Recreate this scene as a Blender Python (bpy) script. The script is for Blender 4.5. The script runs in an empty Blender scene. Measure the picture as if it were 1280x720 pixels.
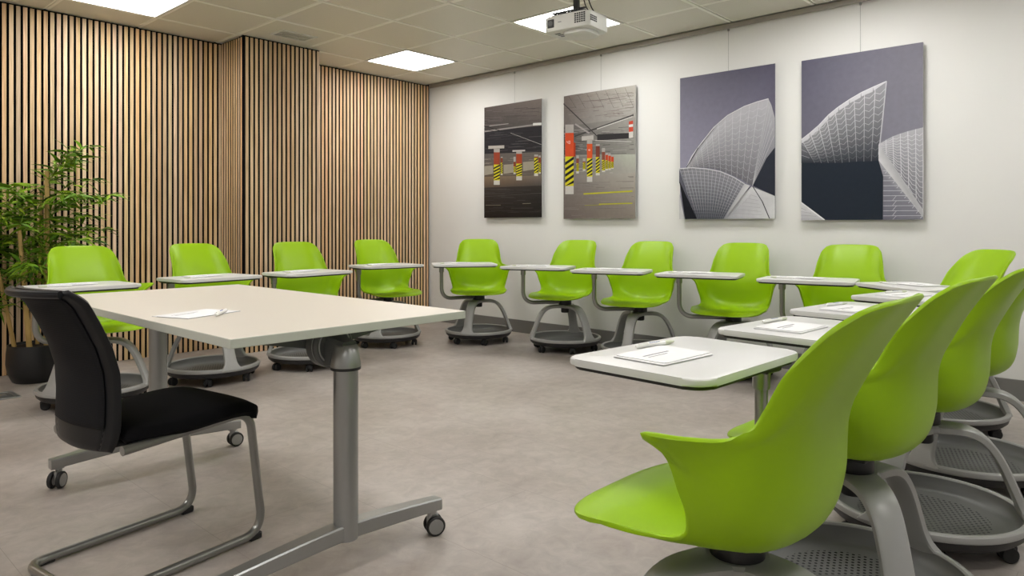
import bpy, bmesh, math, random
from mathutils import Vector, Matrix
R = math.radians
scene = bpy.context.scene
COL = scene.collection
random.seed(7)

# ------------------------------------------------------------------ materials
def new_mat(name):
    m = bpy.data.materials.new(name); m.use_nodes = True
    nt = m.node_tree; b = nt.nodes['Principled BSDF']
    return m, nt, b
def N(nt, t, **kw):
    n = nt.nodes.new(t)
    for k, v in kw.items(): setattr(n, k, v)
    return n
def mat(name, col, rough=0.5, metal=0.0, noise=0.0, nscale=40, bump=0.0, spec=0.5, coat=0.0):
    m, nt, b = new_mat(name)
    b.inputs['Base Color'].default_value = (*col, 1)
    b.inputs['Roughness'].default_value = rough
    b.inputs['Metallic'].default_value = metal
    b.inputs['Specular IOR Level'].default_value = spec
    b.inputs['Coat Weight'].default_value = coat
    tc = N(nt, 'ShaderNodeTexCoord'); nz = N(nt, 'ShaderNodeTexNoise')
    nz.inputs['Scale'].default_value = nscale; nz.inputs['Detail'].default_value = 3
    nt.links.new(tc.outputs['Object'], nz.inputs['Vector'])
    mr = N(nt, 'ShaderNodeMapRange')
    mr.inputs['To Min'].default_value = 1 - noise; mr.inputs['To Max'].default_value = 1 + noise
    nt.links.new(nz.outputs['Fac'], mr.inputs['Value'])
    mx = N(nt, 'ShaderNodeVectorMath', operation='SCALE')
    mx.inputs[0].default_value = col
    nt.links.new(mr.outputs['Result'], mx.inputs['Scale'])
    nt.links.new(mx.outputs['Vector'], b.inputs['Base Color'])
    if bump:
        bp = N(nt, 'ShaderNodeBump'); bp.inputs['Strength'].default_value = bump; bp.inputs['Distance'].default_value = .002
        nt.links.new(nz.outputs['Fac'], bp.inputs['Height']); nt.links.new(bp.outputs['Normal'], b.inputs['Normal'])
    return m

M = {}
M['green'] = mat('green_plastic', (.275, .475, .001), .38, noise=.03, nscale=6, spec=.3)
M['grey'] = mat('grey_plastic', (.33, .33, .32), .36, noise=.04, nscale=8)
M['tube'] = mat('silver_tube', (.30, .30, .285), .30, .8, noise=.03)
M['alu'] = mat('satin_aluminium', (.33, .335, .33), .34, .75, noise=.03, nscale=15)
M['housing'] = mat('dark_grey_housing', (.085, .09, .09), .42, noise=.05)
M['black'] = mat('black_plastic', (.012, .012, .013), .45, noise=.1)
M['rubber'] = mat('black_rubber', (.012, .012, .012), .7, noise=.1)
M['fabric'] = mat('black_fabric', (.004, .004, .005), .95, noise=.2, nscale=300, bump=.3, spec=.15)
M['frameplastic'] = mat('charcoal_plastic', (.006, .0065, .008), .42, noise=.1, spec=.3)
M['tablet'] = mat('white_laminate', (.64, .64, .635), .32, noise=.012, nscale=4)
M['tabletop'] = mat('cream_laminate', (.63, .59, .52), .36, noise=.015, nscale=3)
M['edge'] = mat('grey_edge_band', (.50, .52, .46), .45, noise=.03)
M['wall'] = mat('white_paint', (.745, .745, .73), .85, noise=.012, nscale=5, spec=.2)
M['backwall'] = mat('plain_paint', (.62, .60, .57), .85, noise=.012, nscale=5, spec=.2)
M['base'] = mat('grey_baseboard', (.17, .167, .16), .5, noise=.06, nscale=10)
M['rail'] = mat('rail_metal', (.36, .34, .31), .4, .4, noise=.04)
M['slat_side'] = mat('dark_slat_side', (.022, .016, .011), .8, noise=.1)
M['felt'] = mat('black_felt', (.006, .005, .005), .95, noise=.2, spec=.1)
M['paper'] = mat('paper_white', (.76, .76, .77), .8, noise=.02)
M['ink'] = mat('grey_ink', (.22, .22, .24), .8, noise=.05)
M['blueink'] = mat('blue_ink', (.06, .12, .42), .6, noise=.05)
M['penwhite'] = mat('pen_white', (.82, .82, .80), .3, noise=.02)
M['pengrip'] = mat('pen_grip', (.62, .66, .50), .4, noise=.02)
M['white'] = mat('white_plastic', (.72, .72, .69), .4, noise=.02)
M['pot'] = mat('black_pot', (.010, .010, .012), .35, noise=.15, nscale=12)
M['soil'] = mat('dark_soil', (.02, .014, .01), .95, noise=.4, nscale=60, bump=.6)
M['cane'] = mat('bamboo_cane', (.50, .33, .11), .5, noise=.2, nscale=18)
M['twig'] = mat('green_twig', (.20, .24, .05), .6, noise=.2)
M['frame_white'] = mat('panel_frame_white', (.75, .74, .70), .5, noise=.02)
M['hinge_gap'] = mat('ceiling_gap', (.05, .047, .04), .9, noise=.1)
M['wire'] = mat('steel_wire', (.30, .30, .30), .4, .6)
M['panel_edge'] = mat('picture_edge', (.55, .55, .56), .4, noise=.02)

def leaf_mat():
    m, nt, b = new_mat('bamboo_leaf')
    at = N(nt, 'ShaderNodeAttribute', attribute_name='tint')
    cr = N(nt, 'ShaderNodeValToRGB')
    cr.color_ramp.elements[0].color = (.030, .085, .010, 1); cr.color_ramp.elements[1].color = (.36, .50, .03, 1)
    e = cr.color_ramp.elements.new(.5); e.color = (.12, .25, .008, 1)
    nt.links.new(at.outputs['Fac'], cr.inputs['Fac']); nt.links.new(cr.outputs['Color'], b.inputs['Base Color'])
    b.inputs['Roughness'].default_value = .5; b.inputs['Specular IOR Level'].default_value = .2
    return m
M['leaf'] = leaf_mat()

def wood_slats():
    m, nt, b = new_mat('oak_slats'); L = nt.links.new
    at = N(nt, 'ShaderNodeAttribute', attribute_name='tint')
    tc = N(nt, 'ShaderNodeTexCoord')
    mp = N(nt, 'ShaderNodeMapping'); mp.inputs['Scale'].default_value = (60, 60, 1.6)
    cb = N(nt, 'ShaderNodeCombineXYZ'); ml = N(nt, 'ShaderNodeMath', operation='MULTIPLY'); ml.inputs[1].default_value = 37
    L(at.outputs['Fac'], ml.inputs[0]); L(ml.outputs[0], cb.inputs['X']); L(ml.outputs[0], cb.inputs['Z'])
    ad = N(nt, 'ShaderNodeVectorMath', operation='ADD')
    L(tc.outputs['Object'], ad.inputs[0]); L(cb.outputs[0], ad.inputs[1]); L(ad.outputs[0], mp.inputs['Vector'])
    nz = N(nt, 'ShaderNodeTexNoise'); nz.inputs['Scale'].default_value = 2.2; nz.inputs['Detail'].default_value = 6; nz.inputs['Distortion'].default_value = .6
    L(mp.outputs[0], nz.inputs['Vector'])
    cr = N(nt, 'ShaderNodeValToRGB')
    cr.color_ramp.elements[0].position = .28; cr.color_ramp.elements[0].color = (.50, .32, .155, 1)
    cr.color_ramp.elements[1].position = .66; cr.color_ramp.elements[1].color = (.82, .59, .345, 1)
    L(nz.outputs['Fac'], cr.inputs['Fac'])
    wn = N(nt, 'ShaderNodeTexWhiteNoise', noise_dimensions='1D'); L(at.outputs['Fac'], wn.inputs['W'])
    hs = N(nt, 'ShaderNodeHueSaturation')
    mr = N(nt, 'ShaderNodeMapRange'); mr.inputs['To Min'].default_value = .80; mr.inputs['To Max'].default_value = 1.14
    L(wn.outputs['Value'], mr.inputs['Value']); L(mr.outputs[0], hs.inputs['Value'])
    sp = N(nt, 'ShaderNodeSeparateColor'); L(wn.outputs['Color'], sp.inputs[0])
    mr2 = N(nt, 'ShaderNodeMapRange'); mr2.inputs['To Min'].default_value = .80; mr2.inputs['To Max'].default_value = 1.12
    L(sp.outputs[1], mr2.inputs['Value']); L(mr2.outputs[0], hs.inputs['Saturation'])
    mr3 = N(nt, 'ShaderNodeMapRange'); mr3.inputs['To Min'].default_value = .488; mr3.inputs['To Max'].default_value = .508
    L(sp.outputs[2], mr3.inputs['Value']); L(mr3.outputs[0], hs.inputs['Hue'])
    L(cr.outputs['Color'], hs.inputs['Color']); L(hs.outputs['Color'], b.inputs['Base Color'])
    b.inputs['Roughness'].default_value = .6
    return m
M['slat'] = wood_slats()

def floor_mat():
    m, nt, b = new_mat('vinyl_floor'); L = nt.links.new
    tc = N(nt, 'ShaderNodeTexCoord')
    mp = N(nt, 'ShaderNodeMapping'); mp.inputs['Location'].default_value = (-.054, .18, 0)
    L(tc.outputs['Object'], mp.inputs['Vector'])
    br = N(nt, 'ShaderNodeTexBrick'); br.offset = .5
    br.inputs['Scale'].default_value = 1.0
    br.inputs['Brick Width'].default_value = .98; br.inputs['Row Height'].default_value = .49
    br.inputs['Mortar Size'].default_value = .0010; br.inputs['Mortar Smooth'].default_value = .2
    br.inputs['Color1'].default_value = (.0, .0, .0, 1); br.inputs['Color2'].default_value = (1, 1, 1, 1); br.inputs['Mortar'].default_value = (.5, .5, .5, 1)
    # bricks run along world Y: swap axes
    sw = N(nt, 'ShaderNodeSeparateXYZ'); cw = N(nt, 'ShaderNodeCombineXYZ')
    L(mp.outputs[0], sw.inputs[0]); L(sw.outputs['Y'], cw.inputs['X']); L(sw.outputs['X'], cw.inputs['Y']); L(cw.outputs[0], br.inputs['Vector'])
    n1 = N(nt, 'ShaderNodeTexNoise'); n1.inputs['Scale'].default_value = 2.0; n1.inputs['Detail'].default_value = 6; n1.inputs['Roughness'].default_value = .6
    n2 = N(nt, 'ShaderNodeTexNoise'); n2.inputs['Scale'].default_value = 16; n2.inputs['Detail'].default_value = 6; n2.inputs['Roughness'].default_value = .7
    n2.inputs['Distortion'].default_value = .8
    L(tc.outputs['Object'], n1.inputs['Vector']); L(tc.outputs['Object'], n2.inputs['Vector'])
    c1 = N(nt, 'ShaderNodeValToRGB')
    c1.color_ramp.elements[0].position = .3; c1.color_ramp.elements[0].color = (.325, .28, .25, 1)
    c1.color_ramp.elements[1].position = .7; c1.color_ramp.elements[1].color = (.44, .40, .37, 1)
    L(n1.outputs['Fac'], c1.inputs['Fac'])
    mr = N(nt, 'ShaderNodeMapRange'); mr.inputs['From Min'].default_value = .3; mr.inputs['From Max'].default_value = .7
    mr.inputs['To Min'].default_value = .86; mr.inputs['To Max'].default_value = 1.12
    L(n2.outputs['Fac'], mr.inputs['Value'])
    s1 = N(nt, 'ShaderNodeVectorMath', operation='SCALE'); L(c1.outputs['Color'], s1.inputs[0]); L(mr.outputs[0], s1.inputs['Scale'])
    mr2 = N(nt, 'ShaderNodeMapRange'); mr2.inputs['To Min'].default_value = .985; mr2.inputs['To Max'].default_value = 1.015
    L(br.outputs['Color'], mr2.inputs['Value'])
    s2 = N(nt, 'ShaderNodeVectorMath', operation='SCALE'); L(s1.outputs[0], s2.inputs[0]); L(mr2.outputs[0], s2.inputs['Scale'])
    mx = N(nt, 'ShaderNodeMix', data_type='RGBA'); L(br.outputs['Fac'], mx.inputs['Factor'])
    L(s2.outputs[0], mx.inputs['A']); mx.inputs['B'].default_value = (.27, .235, .21, 1)
    L(mx.outputs['Result'], b.inputs['Base Color'])
    b.inputs['Roughness'].default_value = .40
    bp = N(nt, 'ShaderNodeBump'); bp.inputs['Strength'].default_value = .12; bp.inputs['Distance'].default_value = .002
    L(n2.outputs['Fac'], bp.inputs['Height']); L(bp.outputs['Normal'], b.inputs['Normal'])
    return m
M['floor'] = floor_mat()

def ceil_mat():
    m, nt, b = new_mat('ceiling_tile'); L = nt.links.new
    tc = N(nt, 'ShaderNodeTexCoord'); vz = N(nt, 'ShaderNodeTexVoronoi'); vz.inputs['Scale'].default_value = 260
    L(tc.outputs['Object'], vz.inputs['Vector'])
    mr = N(nt, 'ShaderNodeMapRange'); mr.inputs['To Min'].default_value = .93; mr.inputs['To Max'].default_value = 1.02
    L(vz.outputs['Distance'], mr.inputs['Value'])
    s = N(nt, 'ShaderNodeVectorMath', operation='SCALE'); s.inputs[0].default_value = (.72, .69, .61)
    L(mr.outputs[0], s.inputs['Scale']); L(s.outputs[0], b.inputs['Base Color'])
    b.inputs['Roughness'].default_value = .42
    return m
M['ceil'] = ceil_mat()
M['ceil_edge'] = mat('ceiling_tile_edge', (.93, .91, .84), .5, noise=.02)

def emit(name, col, st):
    m = bpy.data.materials.new(name); m.use_nodes = True; nt = m.node_tree
    nt.nodes.remove(nt.nodes['Principled BSDF'])
    e = N(nt, 'ShaderNodeEmission'); e.inputs['Color'].default_value = (*col, 1); e.inputs['Strength'].default_value = st
    nt.links.new(e.outputs[0], nt.nodes['Material Output'].inputs['Surface'])
    return m
M['lamp'] = emit('lamp_diffuser', (1, .98, .95), 19.0)

def perforated(name, col, rmax, pitch=.0145, rad=.0038):
    """grey plastic with real round holes (alpha) in a dot grid"""
    m, nt, b = new_mat(name); L = nt.links.new
    b.inputs['Base Color'].default_value = (*col, 1); b.inputs['Roughness'].default_value = .45
    tc = N(nt, 'ShaderNodeTexCoord'); sp = N(nt, 'ShaderNodeSeparateXYZ'); L(tc.outputs['Object'], sp.inputs[0])
    def mth(op, a, bb=None):
        n = N(nt, 'ShaderNodeMath', operation=op)
        for i, v in enumerate((a, bb)):
            if v is None: continue
            if isinstance(v, (int, float)): n.inputs[i].default_value = v
            else: L(v, n.inputs[i])
        return n.outputs[0]
    row = mth('DIVIDE', sp.outputs['Y'], pitch * .866)
    ri = mth('FLOOR', row); rf = mth('SUBTRACT', mth('FRACT', row), .5)
    off = mth('MULTIPLY', mth('MODULO', mth('ABSOLUTE', ri), 2.0), .5)
    xx = mth('ADD', mth('DIVIDE', sp.outputs['X'], pitch), off)
    xf = mth('SUBTRACT', mth('FRACT', xx), .5)
    d2 = mth('ADD', mth('POWER', mth('MULTIPLY', xf, pitch), 2.0), mth('POWER', mth('MULTIPLY', rf, pitch * .866), 2.0))
    hole = mth('LESS_THAN', d2, rad * rad)
    r2 = mth('ADD', mth('POWER', sp.outputs['X'], 2.0), mth('POWER', sp.outputs['Y'], 2.0))
    ins = mth('LESS_THAN', r2, rmax * rmax)
    a = mth('SUBTRACT', 1.0, mth('MULTIPLY', hole, ins))
    L(a, b.inputs['Alpha'])
    return m
M['tray'] = perforated('perforated_tray', (.135, .136, .132), .19, .0175, .0042)

def mesh_fabric():
    m, nt, b = new_mat('black_mesh_fabric'); L = nt.links.new
    tc = N(nt, 'ShaderNodeTexCoord'); w = N(nt, 'ShaderNodeTexWave', bands_direction='Z')
    w.inputs['Scale'].default_value = 75; L(tc.outputs['Object'], w.inputs['Vector'])
    cr = N(nt, 'ShaderNodeValToRGB'); cr.color_ramp.elements[0].color = (.0025, .0025, .003, 1); cr.color_ramp.elements[1].color = (.014, .014, .017, 1)
    L(w.outputs['Fac'], cr.inputs['Fac']); L(cr.outputs['Color'], b.inputs['Base Color'])
    b.inputs['Roughness'].default_value = .8; b.inputs['Specular IOR Level'].default_value = .2
    return m
M['mesh'] = mesh_fabric()

def ink_mat():
    m, nt, b = new_mat('printed_picture'); L = nt.links.new
    at = N(nt, 'ShaderNodeAttribute', attribute_name='ink')
    tc = N(nt, 'ShaderNodeTexCoord'); nz = N(nt, 'ShaderNodeTexNoise'); nz.inputs['Scale'].default_value = 30; nz.inputs['Detail'].default_value = 4
    L(tc.outputs['Object'], nz.inputs['Vector'])
    mr = N(nt, 'ShaderNodeMapRange'); mr.inputs['To Min'].default_value = .9; mr.inputs['To Max'].default_value = 1.1
    L(nz.outputs['Fac'], mr.inputs['Value'])
    s = N(nt, 'ShaderNodeVectorMath', operation='SCALE'); L(at.outputs['Color'], s.inputs[0]); L(mr.outputs[0], s.inputs['Scale'])
    L(s.outputs[0], b.inputs['Base Color']); b.inputs['Roughness'].default_value = .6; b.inputs['Specular IOR Level'].default_value = .15
    return m
M['print'] = ink_mat()

# ------------------------------------------------------------------ object helpers
def link(name, bm, material, parent=None, smooth=35, recalc=True):
    me = bpy.data.meshes.new(name)
    if recalc: bmesh.ops.recalc_face_normals(bm, faces=bm.faces[:])
    bm.to_mesh(me); bm.free()
    for mm in (material if isinstance(material, (list, tuple)) else [material]): me.materials.append(mm)
    if smooth:
        for p in me.polygons: p.use_smooth = True
        me.set_sharp_from_angle(angle=R(smooth))
    o = bpy.data.objects.new(name, me); COL.objects.link(o)
    if parent: o.parent = parent
    return o
def thing(name, label, cat, loc=(0, 0, 0), rz=0, group=None):
    o = bpy.data.objects.new(name, None); COL.objects.link(o)
    o.empty_display_size = .1
    o.location = loc; o.rotation_euler = (0, 0, rz); tag(o, label, cat, group); return o
def tag(o, label, cat, group=None):
    o['label'] = label; o['category'] = cat
    if group: o['group'] = group
    return o
def struct(name, bm, m, smooth=0, recalc=True):
    o = link(name, bm, m, smooth=smooth, recalc=recalc); o['kind'] = 'structure'; return o
def copy_tree(o, parent=None):
    c = o.copy(); COL.objects.link(c)
    if parent: c.parent = parent
    for ch in list(o.children): copy_tree(ch, c)
    return c

def box(bm, x0, x1, y0, y1, z0, z1, bev=0, seg=2, mi=0, mtx=None):
    vs = [bm.verts.new((x, y, z)) for x in (x0, x1) for y in (y0, y1) for z in (z0, z1)]
    idx = [(0, 1, 3, 2), (4, 6, 7, 5), (0, 4, 5, 1), (2, 3, 7, 6), (0, 2, 6, 4), (1, 5, 7, 3)]
    fs = [bm.faces.new([vs[i] for i in f]) for f in idx]
    for f in fs: f.material_index = mi
    if bev:
        es = list({e for f in fs for e in f.edges})
        r = bmesh.ops.bevel(bm, geom=es, offset=bev, segments=seg, profile=.5, affect='EDGES')
        for f in r['faces']: f.material_index = mi
        vs = list({v for f in r['faces'] for v in f.verts} | {v for v in vs if v.is_valid})
    if mtx:
        for v in vs: v.co = mtx @ v.co
    return vs
def lathe(bm, prof, seg=32, c=(0, 0, 0), mi=0, axis='z', closed=False):
    rings = []
    for r, z in prof:
        ring = []
        for k in range(seg):
            a = 2 * math.pi * k / seg
            p = (r * math.cos(a), r * math.sin(a), z)
            if axis == 'y': p = (p[0], p[2], p[1])
            if axis == 'x': p = (p[2], p[0], p[1])
            ring.append(bm.verts.new((p[0] + c[0], p[1] + c[1], p[2] + c[2])))
        rings.append(ring)
    n = len(rings)
    for i in range(n if closed else n - 1):
        a, b = rings[i], rings[(i + 1) % n]
        for k in range(seg):
            f = bm.faces.new((a[k], a[(k + 1) % seg], b[(k + 1) % seg], b[k])); f.material_index = mi
    if not closed:
        if prof[0][0] > 1e-5: bm.faces.new(rings[0]).material_index = mi
        if prof[-1][0] > 1e-5: bm.faces.new(rings[-1]).material_index = mi
        bmesh.ops.remove_doubles(bm, verts=rings[0] + rings[-1], dist=1e-6)
def fillet(pts, rad, seg=6):
    """round the inner corners of a 3D polyline"""
    out = [Vector(pts[0])]
    for i in range(1, len(pts) - 1):
        p0, p1, p2 = Vector(pts[i - 1]), Vector(pts[i]), Vector(pts[i + 1])
        a = (p0 - p1).normalized(); b = (p2 - p1).normalized()
        r = rad[i - 1] if isinstance(rad, (list, tuple)) else rad
        ang = a.angle(b); d = min(r / math.tan(ang / 2), (p0 - p1).length * .49, (p2 - p1).length * .49)
        s, e = p1 + a * d, p1 + b * d
        for k in range(seg + 1):
            t = k / seg
            out.append((1 - t) ** 2 * s + 2 * t * (1 - t) * (p1 * .82 + (s + e) * .09) + t * t * e)
    out.append(Vector(pts[-1])); return out
def tube(bm, pts, rad, seg=12, closed=False, mi=0, sy=1.0):
    pts = [Vector(p) for p in pts]; n = len(pts); rings = []
    up = None
    for i, p in enumerate(pts):
        if closed: t = (pts[(i + 1) % n] - pts[i - 1]).normalized()
        else: t = (pts[min(i + 1, n - 1)] - pts[max(i - 1, 0)]).normalized()
        if up is None:
            up = Vector((0, 0, 1)) if abs(t.z) < .9 else Vector((1, 0, 0))
        side = t.cross(up).normalized(); up = side.cross(t).normalized()
        r = rad[i] if isinstance(rad, (list, tuple)) else rad
        rings.append([bm.verts.new(p + side * r * math.cos(2 * math.pi * k / seg) + up * r * sy * math.sin(2 * math.pi * k / seg)) for k in range(seg)])
    for i in range(n if closed else n - 1):
        a, b = rings[i], rings[(i + 1) % n]
        for k in range(seg):
            bm.faces.new((a[k], a[(k + 1) % seg], b[(k + 1) % seg], b[k])).material_index = mi
    if not closed:
        bm.faces.new(rings[0][::-1]).material_index = mi; bm.faces.new(rings[-1]).material_index = mi
def catmull(P, sub):
    """subdivide a list of Vectors"""
    n = len(P); out = []
    for i in range(n - 1):
        p0 = P[i - 1] if i > 0 else P[0] * 2 - P[1]; p1 = P[i]; p2 = P[i + 1]
        p3 = P[i + 2] if i + 2 < n else P[-1] * 2 - P[-2]
        for k in range(sub):
            t = k / sub
            out.append(.5 * ((2 * p1) + (p2 - p0) * t + (2 * p0 - 5 * p1 + 4 * p2 - p3) * t * t + (3 * p1 - p0 - 3 * p2 + p3) * t ** 3))
    out.append(P[-1].copy()); return out
def sheet(bm, grid, thick, mi=0):
    """grid of Vectors [row][col] -> solid sheet with rounded rim; thickness goes against the normal"""
    nr, nc = len(grid), len(grid[0])
    nor = [[None] * nc for _ in range(nr)]
    for i in range(nr):
        for j in range(nc):
            du = grid[i][min(j + 1, nc - 1)] - grid[i][max(j - 1, 0)]
            dv = grid[min(i + 1, nr - 1)][j] - grid[max(i - 1, 0)][j]
            nor[i][j] = du.cross(dv).normalized()
    A = [[bm.verts.new(grid[i][j]) for j in range(nc)] for i in range(nr)]
    B = [[bm.verts.new(grid[i][j] - nor[i][j] * thick) for j in range(nc)] for i in range(nr)]
    for i in range(nr - 1):
        for j in range(nc - 1):
            bm.faces.new((A[i][j], A[i][j + 1], A[i + 1][j + 1], A[i + 1][j])).material_index = mi
            bm.faces.new((B[i][j], B[i + 1][j], B[i + 1][j + 1], B[i][j + 1])).material_index = mi
    loop = [(0, j) for j in range(nc)] + [(i, nc - 1) for i in range(1, nr)] + [(nr - 1, j) for j in range(nc - 2, -1, -1)] + [(i, 0) for i in range(nr - 2, 0, -1)]
    mids = []
    for (i, j) in loop:
        ii = 1 if i == 0 else (nr - 2 if i == nr - 1 else i); jj = 1 if j == 0 else (nc - 2 if j == nc - 1 else j)
        d = (grid[i][j] - grid[ii][jj]).normalized()
        mids.append(bm.verts.new(grid[i][j] - nor[i][j] * thick * .5 + d * thick * .45))
    n = len(loop)
    for k in range(n):
        (i, j), (i2, j2) = loop[k], loop[(k + 1) % n]
        bm.faces.new((A[i][j], mids[k], mids[(k + 1) % n], A[i2][j2])).material_index = mi
        bm.faces.new((mids[k], B[i][j], B[i2][j2], mids[(k + 1) % n])).material_index = mi
def prism(bm, pts, z0, z1, mi=0, bev=0, seg=2):
    lo = [bm.verts.new((x, y, z0)) for x, y in pts]; hi = [bm.verts.new((x, y, z1)) for x, y in pts]
    n = len(pts)
    fb = bm.faces.new(lo[::-1]); ft = bm.faces.new(hi)
    fs = [fb, ft]
    for k in range(n): fs.append(bm.faces.new((lo[k], lo[(k + 1) % n], hi[(k + 1) % n], hi[k])))
    for f in fs: f.material_index = mi
    if bev:
        es = [e for e in ft.edges] + [e for e in fb.edges]
        r = bmesh.ops.bevel(bm, geom=es, offset=bev, segments=seg, profile=.5, affect='EDGES')
        for f in r['faces']: f.material_index = mi
def rrect(x0, x1, y0, y1, r, n=6):
    out = []
    rs = r if isinstance(r, (list, tuple)) else [r] * 4
    for (cx, cy, a0, rr) in ((x1, y1, 0, rs[0]), (x0, y1, 90, rs[1]), (x0, y0, 180, rs[2]), (x1, y0, 270, rs[3])):
        ccx = cx - rr if cx == x1 else cx + rr; ccy = cy - rr if cy == y1 else cy + rr
        for k in range(n + 1):
            a = R(a0 + 90 * k / n); out.append((ccx + rr * math.cos(a), ccy + rr * math.sin(a)))
    return out

# ------------------------------------------------------------------ the room
E_CAM = 1.0013
WX, YL, YB, YR = 4.974, 5.705, 5.306, 5.765
XB0, XB1 = 2.665, 3.352
H = 2.504
X0, Y0 = -2.3, -2.3
GX, GY = 3.826, 3.542

bm = bmesh.new(); box(bm, X0 - .1, WX + .1, Y0 - .1, YR + .2, -.1, 0); struct('floor', bm, M['floor'])
bm = bmesh.new(); box(bm, WX, WX + .12, Y0 - .1, YR + .2, 0, H + .1); struct('wall_right', bm, M['wall'])
WA, WB, WZ0, WZ1 = -1.6, 3.6, .9, 2.2  # opening for the added window behind the camera
bm = bmesh.new()
box(bm, X0, WA, Y0 - .12, Y0, 0, H + .1); box(bm, WB, WX, Y0 - .12, Y0, 0, H + .1)
box(bm, WA, WB, Y0 - .12, Y0, 0, WZ0); box(bm, WA, WB, Y0 - .12, Y0, WZ1, H + .1)
struct('wall_front', bm, M['backwall'])
bm = bmesh.new()
for x in (WA, (2 * WA + WB) / 3, (WA + 2 * WB) / 3, WB): box(bm, max(WA, x - .025), min(WB, x + .025), Y0 - .09, Y0 - .03, WZ0, WZ1)
box(bm, WA, WB, Y0 - .09, Y0 - .03, WZ0, WZ0 + .05); box(bm, WA, WB, Y0 - .09, Y0 - .03, WZ1 - .05, WZ1)
struct('added_window_1', bm, M['frame_white'])  # made-up window frame, never in view, goes with the fill lamp
ld = bpy.data.lights.new('fill_light', 'AREA'); ld.shape = 'RECTANGLE'; ld.size = WB - WA; ld.size_y = WZ1 - WZ0; ld.energy = 7; ld.color = (1, .98, .96)  # added area lamp outside the made-up window, faintly brightens the room
lo = bpy.data.objects.new('fill_light', ld); COL.objects.link(lo); lo.location = ((WA + WB) / 2, Y0 - .14, (WZ0 + WZ1) / 2); lo.rotation_euler = (R(90), 0, 0)
bm = bmesh.new(); box(bm, X0 - .12, X0, Y0, YR + .2, 0, H + .1); struct('wall_left', bm, M['backwall'])
bm = bmesh.new(); box(bm, WX - .014, WX, Y0, YR - .03, 0, .119, .002, 1); struct('baseboard_right', bm, M['base'])
bm = bmesh.new()
box(bm, WX - .03, WX, Y0, YR - .03, H - .032, H - .001, .002, 1)
box(bm, WX - .034, WX - .028, Y0, YR - .03, H - .04, H - .026)
struct('trim_1', bm, M['rail'])

PITCH, SW, SD = .0398, .0245, .015
def slats(name, segs):
    """segs: list of (start, end, fixed, axis, outward) ; backing board in felt + wooden slats, one mesh"""
    bm = bmesh.new(); ly = bm.verts.layers.float.new('tint')
    for (a, b, fx, ax, depth, sgn) in segs:
        def bx(u0, u1, w0, w1, z0, z1, mi, tint):
            w0, w1 = min(w0, w1), max(w0, w1)
            before = set(bm.verts)
            vs = box(bm, u0, u1, w0, w1, z0, z1, mi=mi) if ax == 'x' else box(bm, w0, w1, u0, u1, z0, z1, mi=mi)
            for v in vs: v[ly] = tint
        bx(a, b, fx - sgn * SD, fx - sgn * (SD + depth), 0, H + .05, 0, 0)
        n = int((b - a) / PITCH)
        off = ((b - a) - n * PITCH) / 2 + (PITCH - SW) / 2
        for k in range(n):
            u = a + off + k * PITCH
            nf = len(bm.faces)
            bx(u, u + SW, fx, fx - sgn * (SD - .0005), .002, H - .012, 1, random.random())
            bm.faces.ensure_lookup_table()
            for f in bm.faces[nf:]:          # only the face veneer is oak; the slat sides are black
                cc = f.calc_center_median(); w_ = cc.y if ax == 'x' else cc.x
                if abs(w_ - fx) > 1e-4: f.material_index = 2
    return struct(name, bm, [M['felt'], M['slat'], M['slat_side']])
slats('wall_back_left', [(X0, XB0 + .02, YL, 'x', .1, -1)])
slats('wall_back_pier', [(XB0 + .004, XB1 - .004, YB, 'x', .08, -1), (YB + .012, YL, XB0, 'y', .02, -1), (YB + .012, YR, XB1, 'y', .02, 1)])
slats('wall_back_recess', [(XB1, WX - .002, YR, 'x', .1, -1)])
bm = bmesh.new(); box(bm, XB0 + .03, XB1 - .03, YB + .03, YL, 0, H - .002); struct('wall_back_core', bm, M['felt'])

# ceiling: pressed metal tiles, one mesh; cells with lights left out
XL = [GX - .6 * k for k in range(11, -1, -1)] + [GX + .6, WX - .03]
YLn = [GY - .6 * k for k in range(10, -1, -1)] + [GY + .6, GY + 1.2, GY + 1.8, YR + .05]
XL[0] = X0; YLn[0] = Y0
lights = [(GX - 2.4 * i, GY + 1.2 - 1.8 * j) for i in range(3) for j in range(4)]
bm = bmesh.new()
box(bm, X0, WX, Y0, YR + .2, H + .03, H + .1, mi=2)
def is_light(x, y): return any(abs(x - a) < .05 and abs(y - b) < .05 for a, b in lights)
for i in range(len(XL) - 1):
    for j in range(len(YLn) - 1):
        x0, x1, y0, y1 = XL[i], XL[i + 1], YLn[j], YLn[j + 1]
        if is_light(x0, y0): continue
        gx_, gy_ = .0018, .0055
        e = .019
        pts0 = [(x0 + gx_, y0 + gy_), (x1 - gx_, y0 + gy_), (x1 - gx_, y1 - gy_), (x0 + gx_, y1 - gy_)]
        pts1 = [(x0 + e, y0 + e + .003), (x1 - e, y0 + e + .003), (x1 - e, y1 - e - .003), (x0 + e, y1 - e - .003)]
        up = [bm.verts.new((x, y, H + .025)) for x, y in pts0]
        a = [bm.verts.new((x, y, H + .0045)) for x, y in pts0]
        b = [bm.verts.new((x, y, H)) for x, y in pts1]
        bm.faces.new(b[::-1]).material_index = 0
        for k in range(4):
            bm.faces.new((a[k], a[(k + 1) % 4], b[(k + 1) % 4], b[k])).material_index = 1
            bm.faces.new((up[k], up[(k + 1) % 4], a[(k + 1) % 4], a[k])).material_index = 1
struct('ceiling', bm, [M['ceil'], M['ceil_edge'], M['hinge_gap']], recalc=False)

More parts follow.
